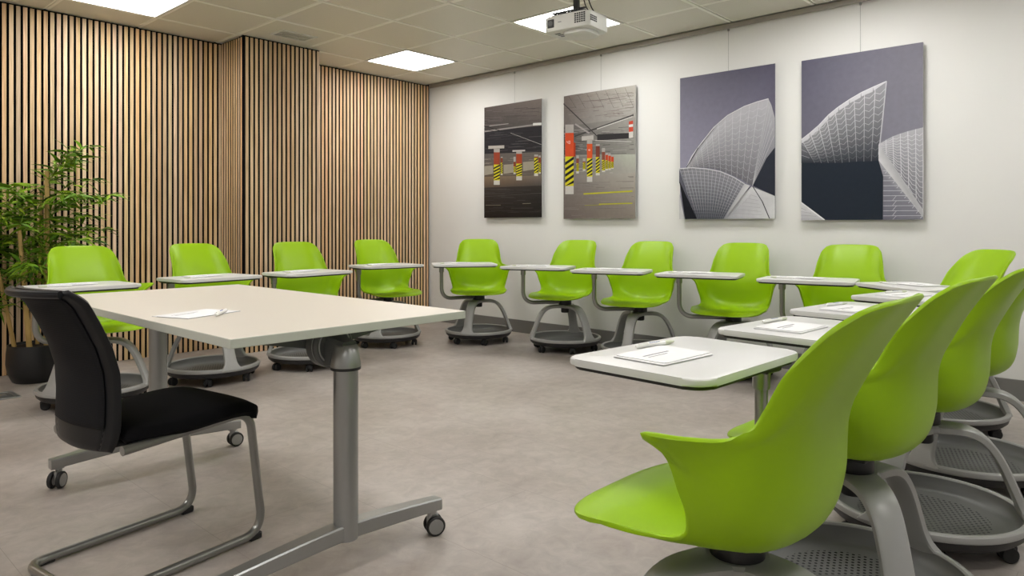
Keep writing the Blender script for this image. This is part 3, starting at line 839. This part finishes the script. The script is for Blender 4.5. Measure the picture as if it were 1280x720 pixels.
def add_notes(world_mx, labn, labp, ang, dx, dy, seed):
    rnd = random.Random(seed)
    base = world_mx @ Matrix.Translation((dx, dy, .692)) @ Matrix.Rotation(ang, 4, 'Z')
    rz = base.to_euler().z
    t = thing('notepad', labn, 'notepad', base.translation, rz, 'notepads on the chair tablets')
    bm = bmesh.new()
    for k in range(4):
        d = rnd.uniform(-.004, .004)
        prism(bm, rrect(-.10 + d, .10 + d, -.072 + d, .072 + d, .004, 2), .0002 + k * .0009, .0009 + k * .0009)
    link('pages', bm, M['paper'], t, smooth=0)
    bm = bmesh.new(); prism(bm, rrect(-.092, .105, -.066, .075, .012, 3), .0042, .0056)
    cv = link('cover', bm, M['paper'], t, smooth=0); cv.rotation_euler = (0, 0, rnd.uniform(-.06, .06))
    bm = bmesh.new()
    for k in range(2):
        x = -.06
        while x < (.045 if k == 0 else .01):
            w = rnd.uniform(.004, .008); box(bm, x, x + w, .012 - k * .014, .018 - k * .014 - .002 * k, .0055, .0059); x += w + .002
    link('printed_lines', bm, M['ink'], cv, smooth=0)
    # the pen lies beside the pad
    pb = world_mx @ Matrix.Translation((dx, dy, .692)) @ Matrix.Rotation(ang, 4, 'Z') @ Matrix.Translation((.105, .100, 0)) @ Matrix.Rotation(R(-6), 4, 'Z')
    p = thing('pen', labp, 'pen', pb.translation, pb.to_euler().z, 'pens on the chair tablets')
    bm = bmesh.new()
    lathe(bm, [(0, -.072), (.0035, -.071), (.0052, -.066), (.0054, .03), (.0054, .035)], 14, c=(0, 0, .0056), axis='x')
    link('barrel', bm, M['penwhite'], p)
    bm = bmesh.new(); lathe(bm, [(0, .034), (.0054, .035), (.0052, .055), (.0022, .070), (0, .074)], 14, c=(0, 0, .0056), axis='x'); link('grip', bm, M['pengrip'], p)
    bm = bmesh.new(); box(bm, -.062, -.028, -.0022, .0022, .0108, .0126, .0005, 1); link('clip', bm, M['penwhite'], p)
    bm = bmesh.new()
    for k in range(5): box(bm, -.022 + k * .008, -.017 + k * .008, -.0018, .0018, .0106, .0112)
    link('printed_name', bm, M['blueink'], p, smooth=0)

# (x, y, seat_rot, arm, tablet, base_rot) world angles in degrees
CH = [
 ('S1', 1.36, 4.47, 0, 24, 2.5, 205, 'beside the bamboo plant, leftmost against the slatted wall'),
 ('S2', 2.09, 4.58, 4, 24, 6.5, 268, 'second from the left along the slatted wall'),
 ('S3', 2.77, 4.53, -6, 18, 6, 268, 'third from the left, before the projecting slatted pier'),
 ('S4', 3.705, 4.86, -7, 15, -9, 215, 'fourth from left, the last against the slatted wall'),
 ('W1', 4.354, 4.401, -45, -17, -38, 205, 'in the far corner under the dark car park picture'),
 ('W2', 4.54, 3.59, -78, -32, -69, 262, 'second along the white wall, right of the far corner chair'),
 ('W3', 4.545, 2.88, -80, -38, -72, 192, 'third along the white wall, between the two picture pairs'),
 ('W4', 4.515, 2.13, -81, -60, -76, 165, 'under the picture of two curved roof shells'),
 ('W5', 4.522, 1.425, -82, -60, -80, 200, 'under the picture of the single pointed shell'),
 ('W6', 4.04, .82, -135, -148, -128, 50, 'at the right edge turned to the camera, farthest right'),
 ('R1', 1.313, .612, 180, 196, 175, 28, 'nearest to the camera, seen from behind, its whole seat visible'),
 ('R2', 1.976, .602, 176, 190, 174, -20, 'second in the right row, directly beyond the nearest chair'),
 ('R3', 2.608, .58, 178, 197, 173, 50, 'third in the right row, seen from behind'),
 ('R4', 3.29, .59, 178, 192, 168, 42, 'fourth in the right row, mostly hidden by the third'),
]
short = {'S1': 'leftmost green chair beside the bamboo', 'S2': 'second green chair along the slatted wall', 'S3': 'green chair before the slatted pier',
         'S4': 'last green chair along the slatted wall', 'W1': 'green chair in the far corner', 'W2': 'green chair under the column 43 picture',
         'W3': 'third green chair along the white wall', 'W4': 'green chair under the two-shell picture', 'W5': 'green chair under the single pointed shell picture',
         'W6': 'chair turned to the camera at the right edge', 'R1': 'nearest green chair', 'R2': 'second chair of the right row', 'R3': 'third chair of the right row', 'R4': 'fourth chair of the right row'}
seat_proto = None
for n, (key, x, y, a, arm, tab, ba, where) in enumerate(CH):
    lab = 'lime green tablet chair ' + where
    if seat_proto is None:
        t = make_chair(lab, (x, y, 0), R(a)); seat_proto = t
        kids = list(t.children)
        add_base(t, R(ba - a))
        Mx = add_tablet(t, R(arm - a), R(tab - a), (-.130, .40) if key == 'R1' else (-.10, .40) if key[0] == 'R' else (-.085, .45))
        base_kids = [o for o in t.children if o not in kids and o.name.split('.')[0] in ('leg_hub', 'leg', 'base_ring', 'tray', 'underframe', 'caster')]
        ba0 = ba - a
    else:
        t = thing('tablet_chair', lab, 'chair', (x, y, 0), R(a), 'green classroom chairs with writing tablets')
        for o in kids: copy_tree(o, t)
        for o in base_kids:
            c = copy_tree(o, t)
            m = Matrix.Rotation(R((ba - a) - ba0), 4, 'Z') @ o.matrix_basis
            c.matrix_basis = m
        Mx = add_tablet(t, R(arm - a), R(tab - a), (-.130, .40) if key == 'R1' else (-.10, .40) if key[0] == 'R' else (-.085, .475))
    wm = Matrix.Translation((x, y, 0)) @ Matrix.Rotation(R(a), 4, 'Z') @ Mx
    dx, dy = (.15, -.09) if key[0] != 'R' else (.185, -.150)
    add_notes(wm, 'small white notepad on tablet of the ' + short[key], 'white pen on tablet of the ' + short[key],
              R({'R1': 0, 'R2': 3, 'W1': 0}.get(key, (n * 7) % 13 - 6)) + math.pi, dx, dy, n)

# ------------------------------------------------------------------ conference table
TX0, TX1, TY0, TY1, TH = .794, 1.574, 1.65, 3.188, .73
t = thing('flip_top_table', 'rectangular cream-topped conference table with grey column legs on wheels', 'table', (1.19, 2.42, 0))
ox, oy = 1.19, 2.42
bm = bmesh.new(); box(bm, TX0 - ox, TX1 - ox, TY0 - oy, TY1 - oy, TH - .0245, TH, .0022, 2)
o = link('tabletop', bm, [M['tabletop'], M['edge']], t, smooth=0)
for p in o.data.polygons:
    if p.normal.z < .5: p.material_index = 1
bm = bmesh.new(); tube(bm, [(.0, -.60, TH - .075), (.0, .60, TH - .075)], .022, 20)
link('crossbar', bm, M['alu'], t)
for s, cy in ((-1, 1.752 - oy), (1, 3.125 - oy)):
    bm = bmesh.new(); lathe(bm, [(0, .095), (.0355, .095), (.0355, .60), (0, .60)], 32, c=(0, cy, 0))
    leg = link('column_leg', bm, M['alu'], t)
    # tapered collar with slanted cap
    bm = bmesh.new()
    lathe(bm, [(0, .588), (.0385, .588), (.0435, .592), (.0435, .602), (.034, .654), (.030, .658), (0, .658)], 32, c=(0, cy, 0))
    link('collar', bm, M['alu'], leg)
    bm = bmesh.new(); lathe(bm, [(.034, .586), (.0432, .586), (.0440, .594), (.034, .595)], 32, c=(0, cy, 0), closed=True)
    link('collar_seam', bm, M['black'], leg)
    # tilt housing: round drum on the flip axis + arm to the column + brackets under the top
    bm = bmesh.new()
    q = -s
    ca = cy + q * .085
    lathe(bm, [(0, ca - .028), (.060, ca - .028), (.066, ca - .022), (.066, ca + .022), (.060, ca + .028), (0, ca + .028)], 40, c=(0, 0, .648), axis='y')
    prismpts = [(.030, .600), (.030, .645), (.020, .668), (-.020, .668), (-.030, .645), (-.030, .600)]
    ya_, yb_ = cy - q * .02, ca
    A = [bm.verts.new((px, ya_, pz)) for px, pz in prismpts]; B = [bm.verts.new((px * 1.25, yb_, pz + (.012 if pz > .63 else -.008))) for px, pz in prismpts]
    for k in range(6): bm.faces.new((A[k], A[(k + 1) % 6], B[(k + 1) % 6], B[k]))
    bm.faces.new(A); bm.faces.new(B[::-1])
    link('tilt_housing', bm, M['housing'], leg, smooth=30)
    bm = bmesh.new()
    lathe(bm, [(.050, ca - .0285), (.0525, ca - .0300), (.055, ca - .0285)], 40, c=(0, 0, .648), axis='y', closed=True)
    lathe(bm, [(.064, ca - .012), (.0672, ca - .011), (.064, ca - .010)], 40, c=(0, 0, .648), axis='y', closed=True)
    link('housing_ring', bm, M['alu'], leg)
    bm = bmesh.new()
    yb0 = ca + q * .040
    pts = [(-.34, .7045), (-.34, .694), (-.06, .640), (.06, .640), (.34, .694), (.34, .7045)]
    A = [bm.verts.new((a_, yb0 - .012, b_)) for a_, b_ in pts]; B = [bm.verts.new((a_, yb0 + .012, b_)) for a_, b_ in pts]
    for k in range(6): bm.faces.new((A[k], A[(k + 1) % 6], B[(k + 1) % 6], B[k]))
    bm.faces.new(A); bm.faces.new(B[::-1])
    link('top_bracket', bm, M['housing'], leg, smooth=0)
    # foot beam, gently arched, tapered
    bm = bmesh.new()
    prof = []
    nseg = 24
    rings = []
    xa_, xb_ = -.395, .355
    for k in range(nseg + 1):
        f = k / nseg; xx = xa_ + (xb_ - xa_) * f
        d = abs(xx) / .385
        topz = .142 - .030 * d ** 1.3; botz = .098 - .022 * d ** 1.2
        w = .027 - .006 * d; wb = w * .9
        ring = [(-wb, botz), (-w, botz + .004), (-w, topz - .004), (-w * .85, topz), (w * .85, topz), (w, topz - .004), (w, botz + .004), (wb, botz)]
        rings.append([bm.verts.new((xx, cy + a_, b_)) for a_, b_ in ring])
    for A, B in zip(rings, rings[1:]):
        for k in range(8): bm.faces.new((A[k], A[(k + 1) % 8], B[(k + 1) % 8], B[k]))
    bm.faces.new(rings[0]); bm.faces.new(rings[-1][::-1])
    foot = link('foot', bm, M['alu'], t, smooth=30)
    for xx, rr in ((xa_ + .03, 25), (xb_ - .03, 155)):
        bm = bmesh.new()
        lathe(bm, [(0, .045), (.012, .045), (.012, .072), (.020, .073), (.020, .083), (0, .083)], 16)
        box(bm, -.026, .014, -.007, .007, .030, .066, .006, 2)
        lathe(bm, [(0, -.024), (.024, -.024), (.027, -.020), (.027, -.010), (0, -.010)], 24, c=(-.012, 0, .0315), axis='y', mi=1)
        lathe(bm, [(0, .024), (.024, .024), (.027, .020), (.027, .010), (0, .010)], 24, c=(-.012, 0, .0315), axis='y', mi=1)
        c = link('caster', bm, [M['alu'], M['alu']], foot)
        bm = bmesh.new()
        for s2 in (-1, 1):
            lathe(bm, [(.02, s2 * .008), (.0295, s2 * .009), (.0315, s2 * .012), (.0315, s2 * .020), (.0285, s2 * .0235), (.022, s2 * .0235)], 28, c=(-.012, 0, .0315), axis='y', closed=True)
        link('wheel', bm, M['rubber'], c)
        c.location = (xx, cy, 0); c.rotation_euler = (0, 0, R(rr + (20 if s > 0 else 0)))

# papers on the table
t = thing('paper_leaflet', 'thin white leaflet with grey edges lying on the cream table', 'leaflet', (.955, 2.20, TH), R(20))
bm = bmesh.new(); prism(bm, rrect(-.105, .105, -.074, .074, .003, 2), .0002, .0016); link('sheet', bm, M['paper'], t, smooth=0)
bm = bmesh.new()
for a_, b_, c_, d_ in ((-.105, .10, -.0745, -.0735), (-.106, -.105, -.074, .05), (-.07, .03, .03, .0312), (-.07, .0, .015, .0162)): box(bm, a_, b_, c_, d_, .0010, .0020)
link('printed_lines', bm, M['ink'], t, smooth=0)
t = thing('pen', 'white pen with blue print lying on the leaflet on the cream table', 'pen', (1.0, 2.135, TH + .0017), R(52))
bm = bmesh.new(); lathe(bm, [(0, -.072), (.0035, -.071), (.0052, -.066), (.0054, .03), (.0052, .055), (.0022, .070), (0, .074)], 14, c=(0, 0, .0056), axis='x'); link('barrel', bm, M['penwhite'], t)
bm = bmesh.new(); box(bm, -.062, -.028, -.0022, .0022, .0108, .0126, .0005, 1); link('clip', bm, M['penwhite'], t)
bm = bmesh.new()
for k in range(5): box(bm, -.022 + k * .008, -.017 + k * .008, -.0018, .0018, .0106, .0112)
link('printed_name', bm, M['blueink'], t, smooth=0)

# ------------------------------------------------------------------ black cantilever chair
t = thing('cantilever_chair', 'black mesh-backed chair on a bent grey tube frame, tucked under the cream table', 'chair', (.85, 2.29, 0), R(9))
ox, oy = .85, 2.29
hw = .188
def F(x, y, z): return (x - ox, y, z)
bm = bmesh.new()
pts = [F(.665, -hw, .392), F(1.065, -hw, .415), F(1.115, -hw, .016), F(.585, -hw, .016), F(.585, hw, .016), F(1.115, hw, .016), F(1.065, hw, .415), F(.665, hw, .392)]
tube(bm, fillet(pts, [.055, .06, .055, .055, .06, .055], 8), .0135, 14)
link('frame', bm, M['tube'], t)
for (x, s) in ((1.085, -1), (1.085, 1), (.64, -1), (.64, 1)):
    bm = bmesh.new()
    box(bm, x - ox - .022, x - ox + .022, s * hw - .011, s * hw + .011, 0, .022, .004, 1)
    link('foot_glide', bm, M['rubber'], t)
bm = bmesh.new()
SG = []
for i in range(9):
    u = -1 + i / 4
    row = []
    for (x, z) in ((.690, .450), (.76, .450), (.84, .450), (.95, .457), (1.03, .458), (1.078, .446), (1.092, .420)):
        ww = .172 + .034 * min(1, max(0, (x - .655) / .2)) - (.010 if x > 1.09 else 0)
        row.append(Vector((x - ox, u * ww, z - .012 * abs(u) ** 4)))
    SG.append(catmull(row, 3))
grid = [catmull([SG[i][j] for i in range(9)], 2) for j in range(len(SG[0]))]
grid = [list(r) for r in grid]
sheet(bm, [r[::-1] for r in grid], .040)
for v in bm.verts:
    pass
link('seat', bm, M['fabric'], t, smooth=60)
# back: curved frame around a mesh panel
def backp(u, v):
    """u -1..1 across (Y), v 0..1 bottom to top"""
    prof = [(.618, .388), (.622, .46), (.622, .53), (.616, .60), (.594, .67), (.562, .735), (.531, .790), (.494, .824)]
    f = v * (len(prof) - 1); k = min(int(f), len(prof) - 2); f -= k
    x = prof[k][0] + (prof[k + 1][0] - prof[k][0]) * f; z = prof[k][1] + (prof[k + 1][1] - prof[k][1]) * f
    wv = .172 - .006 * v
    if v < .12: wv -= .022 * (1 - v / .12) ** 2
    if v > .86: wv -= .018 * ((v - .86) / .14) ** 2
    x += .045 * (u * u) * (.6 + .4 * v)
    return Vector((x - ox, u * wv, z))
def backgrid(us, vs): return [[backp(u, v) for u in us] for v in vs]
bm = bmesh.new()
def lin(a, b, n): return [a + (b - a) * k / n for k in range(n + 1)]
sheet(bm, backgrid(lin(.80, -.80, 16), lin(.12, .95, 24)), .004); 
link('mesh_panel', bm, M['mesh'], t, smooth=60)
bm = bmesh.new()
sheet(bm, backgrid(lin(1, .76, 4), lin(0, 1, 30)), .018)
sheet(bm, backgrid(lin(-.76, -1, 4), lin(0, 1, 30)), .018)
sheet(bm, backgrid(lin(.78, -.78, 16), lin(0, .13, 5)), .018)
sheet(bm, backgrid(lin(.78, -.78, 16), lin(.935, 1, 3)), .018)
for v in bm.verts: v.co.x += .006
link('back_frame', bm, M['frameplastic'], t, smooth=60)
bm = bmesh.new()
tube(bm, [backp(u, 1.0) + Vector((-.006, 0, .0)) for u in lin(-.97, .97, 20)], .011, 10)
link('top_rail', bm, M['frameplastic'], t)
for s in (-1, 1):
    bm = bmesh.new(); box(bm, .660 - ox, .73 - ox, s * .13 - .016, s * .13 + .016, .392, .412, .005, 2)
    link('back_bracket', bm, M['frameplastic'], t)

# ------------------------------------------------------------------ projector
PX, PY, PZ = 3.23, 2.47, 2.145
t = thing('projector', 'white ceiling projector with dark lens window hanging from a black pole', 'projector', (PX, PY, PZ), R(6))
bm = bmesh.new(); prism(bm, rrect(-.115, .115, -.148, .148, .03, 6), -.040, .045, bev=.010, seg=3)
link('body', bm, M['white'], t, smooth=40)
bm = bmesh.new(); prism(bm, rrect(-.085, .095, -.115, .055, .05, 6), -.060, -.036, bev=.008, seg=2)
link('underside_bulge', bm, M['white'], t, smooth=40)
bm = bmesh.new(); box(bm, -.118, -.10, .078, .122, -.020, .028, .003, 1); w = link('lens_window', bm, M['black'], t)
bm = bmesh.new(); lathe(bm, [(0, -.121), (.012, -.121), (.016, -.117), (0, -.117)], 20, c=(0, .1, .004), axis='x'); link('lens', bm, M['housing'], w)
bm = bmesh.new()
for i in range(5):
    for j in range(5): box(bm, -.1165, -.112, -.125 + i * .0145, -.1145 + i * .0145, -.018 + j * .0115, -.010 + j * .0115)
link('front_grille', bm, M['black'], t, smooth=0)
bm = bmesh.new()
for i in range(5):
    for j in range(3): box(bm, -.095 + i * .014, -.085 + i * .014, -.1495, -.146, -.010 + j * .0115, -.002 + j * .0115)
link('side_grille', bm, M['black'], t, smooth=0)
bm = bmesh.new(); box(bm, -.1165, -.114, .030, .052, .003, .007); link('badge', bm, M['ink'], t, smooth=0)
bm = bmesh.new()
for k in range(3): box(bm, -.06 + .03 * k, -.042 + .03 * k, .075, .11, -.0415, -.039, .0005, 1)
link('underside_vents', bm, M['ink'], t, smooth=0)
bm = bmesh.new()
for k in range(9): box(bm, -.108, -.096, -.105 + k * .022, -.092 + k * .022, .050, .060)
box(bm, -.112, -.090, -.12, .10, .046, .050); box(bm, -.112, -.090, -.12, .10, .060, .063)
for (a_, b_) in ((-.09, .09), (-.09, -.08), (.09, -.10), (.08, .10)): tube(bm, [(a_, b_, .040), (a_, b_, .068)], .005, 8)
for (a_, b_) in ((-.09, .09), (-.09, -.08), (.09, -.10), (.08, .10)): tube(bm, [(0, 0, .072), (a_, b_, .066)], .005, 8)
box(bm, -.03, .03, -.03, .03, .066, .082, .003, 1)
link('mount_bracket', bm, M['black'], t)
bm = bmesh.new(); lathe(bm, [(0, .07), (.019, .07), (.019, H - PZ - .012), (.045, H - PZ - .010), (.045, H - PZ - .001), (0, H - PZ - .001)], 20)
link('ceiling_pole', bm, M['black'], t)
for (a_, b_) in ((.0, -.05), (.012, -.075)):
    bm = bmesh.new(); tube(bm, catmull([Vector((.02, -.02 + b_ * .1, H - PZ - .006)), Vector((.015, b_ * .6, .25)), Vector((a_ + .01, b_, .12)), Vector((.07, b_ - .02, .055)), Vector((.10, b_ - .02, .043))], 5), .0035, 8)
    link('cable', bm, M['black'], t)

# ------------------------------------------------------------------ bamboo plant
BX, BY = 1.30, 5.40
t = thing('potted_bamboo', 'leafy bamboo plant in a black pot in front of the slatted wall', 'plant', (BX, BY, 0))
bm = bmesh.new(); lathe(bm, [(0, 0), (.125, 0), (.135, .008), (.158, .06), (.168, .12), (.166, .19), (.160, .238), (.154, .240), (.150, .225), (0, .215)], 40)
link('pot', bm, M['pot'], t)
bm = bmesh.new(); lathe(bm, [(0, .222), (.10, .226), (.150, .224)], 30); link('soil', bm, M['soil'], t)
rnd = random.Random(11)
bm_f = bmesh.new(); ly = bm_f.verts.layers.float.new('tint'); bm_t = bmesh.new()
def leaf(p, d, L_, w, tint):
    d = d.normalized(); side = d.cross(Vector((0, 0, 1)))
    if side.length < .1: side = Vector((1, 0, 0))
    side.normalize(); side = (Matrix.Rotation(rnd.uniform(-.9, .9), 3, d) @ side)
    prev = None; q = p.copy(); dd = d.copy()
    prof = [.15, .85, 1, .75, .4, 0]
    for k, f in enumerate(prof):
        if f > 0: vs = [bm_f.verts.new(q - side * w * f), bm_f.verts.new(q + side * w * f)]
        else: vs = [bm_f.verts.new(q)]
        for v in vs: v[ly] = tint
        if prev: bm_f.faces.new((prev[0], prev[1], vs[1], vs[0]) if len(vs) == 2 else (prev[0], prev[1], vs[0]))
        prev = vs; q = q + dd * L_ / 5; dd = (dd + Vector((0, 0, -.13))).normalized()
canes = [((-.045, -.02), (-.105, -.03), 1.02, .0165), ((.055, -.01), (.045, -.05), 1.36, .0185), ((-.11, .05), (-.25, .03), 1.0, .013), ((.02, .07), (.05, .09), 1.25, .012)]
wall_y = YL - BY - .03
for ci, (b0, b1, hh, rr) in enumerate(canes):
    bm = bmesh.new(); pts, rad = [], []
    nn = 9
    for k in range(nn * 4 + 1):
        f = k / (nn * 4); z = .215 + (hh - .215) * f
        pts.append((b0[0] + (b1[0] - b0[0]) * f, b0[1] + (b1[1] - b0[1]) * f, z))
        rad.append(rr * (1 - .35 * f) * (1.10 if k % 4 == 0 else 1.0))
    tube(bm, pts, rad, 12); link('cane', bm, M['cane'], t)
    nb = 17
    for k in range(nb):
        f = .30 + .70 * k / (nb - 1)
        if ci == 1 and f < .36: continue
        base = Vector((b0[0] + (b1[0] - b0[0]) * f, b0[1] + (b1[1] - b0[1]) * f, .215 + (hh - .215) * f))
        az = rnd.uniform(0, 2 * math.pi) if (k % 2 or ci in (0, 2)) else rnd.uniform(-1.5, .1); el = rnd.uniform(.25, .95) if f < .9 else rnd.uniform(.7, 1.2)
        d = Vector((math.cos(az) * math.cos(el), math.sin(az) * math.cos(el), math.sin(el)))
        L_ = rnd.uniform(.24, .46) * (1.0 if f < .9 else .75)
        P_ = [base]; q = base.copy(); dd = d.copy()
        for s_ in range(6):
            q = q + dd * L_ / 6
            if q.y > wall_y - .06: q.y = wall_y - .06
            dd = (dd + Vector((0, 0, -.10))).normalized(); P_.append(q.copy())
        tube(bm_t, P_, [.0032 * (1 - i / 8) for i in range(7)], 5)
        for s_ in range(1, 7):
            for r_ in range(5 if s_ < 6 else 7):
                a2 = rnd.uniform(0, 2 * math.pi)
                ld = (dd * .7 + Vector((math.cos(a2), math.sin(a2), rnd.uniform(-.35, .45)))).normalized()
                pp = P_[s_] + Vector((rnd.uniform(-.01, .01),) * 3)
                Lf = rnd.uniform(.08, .155)
                if (pp + ld * Lf).y > wall_y: ld.y = -abs(ld.y)
                leaf(pp, ld, Lf, rnd.uniform(.006, .0105), min(1, max(0, rnd.gauss(.45, .22))))
link('foliage', bm_f, M['leaf'], t, smooth=60, recalc=False)
link('twigs', bm_t, M['twig'], t)

# ------------------------------------------------------------------ camera, world, view
cam = bpy.data.cameras.new('camera'); co = bpy.data.objects.new('camera', cam); COL.objects.link(co)
fpx, hy, th = 885.6, 282.85, .8271
cam.sensor_width = 36; cam.sensor_fit = 'HORIZONTAL'; cam.lens = fpx / 1280 * 36
cam.shift_y = -(360 - hy) / 1280
cam.clip_start = .05
co.location = (0, 0, E_CAM); co.rotation_euler = (R(90), 0, -th)
scene.camera = co
w = bpy.data.worlds.new('world'); scene.world = w; w.use_nodes = True
w.node_tree.nodes['Background'].inputs['Color'].default_value = (.9, .93, 1, 1)
w.node_tree.nodes['Background'].inputs['Strength'].default_value = .3
vs = scene.view_settings
vs.view_transform = 'Standard'; vs.look = 'None'; vs.gamma = 1; vs.use_curve_mapping = False
vs.exposure = 0
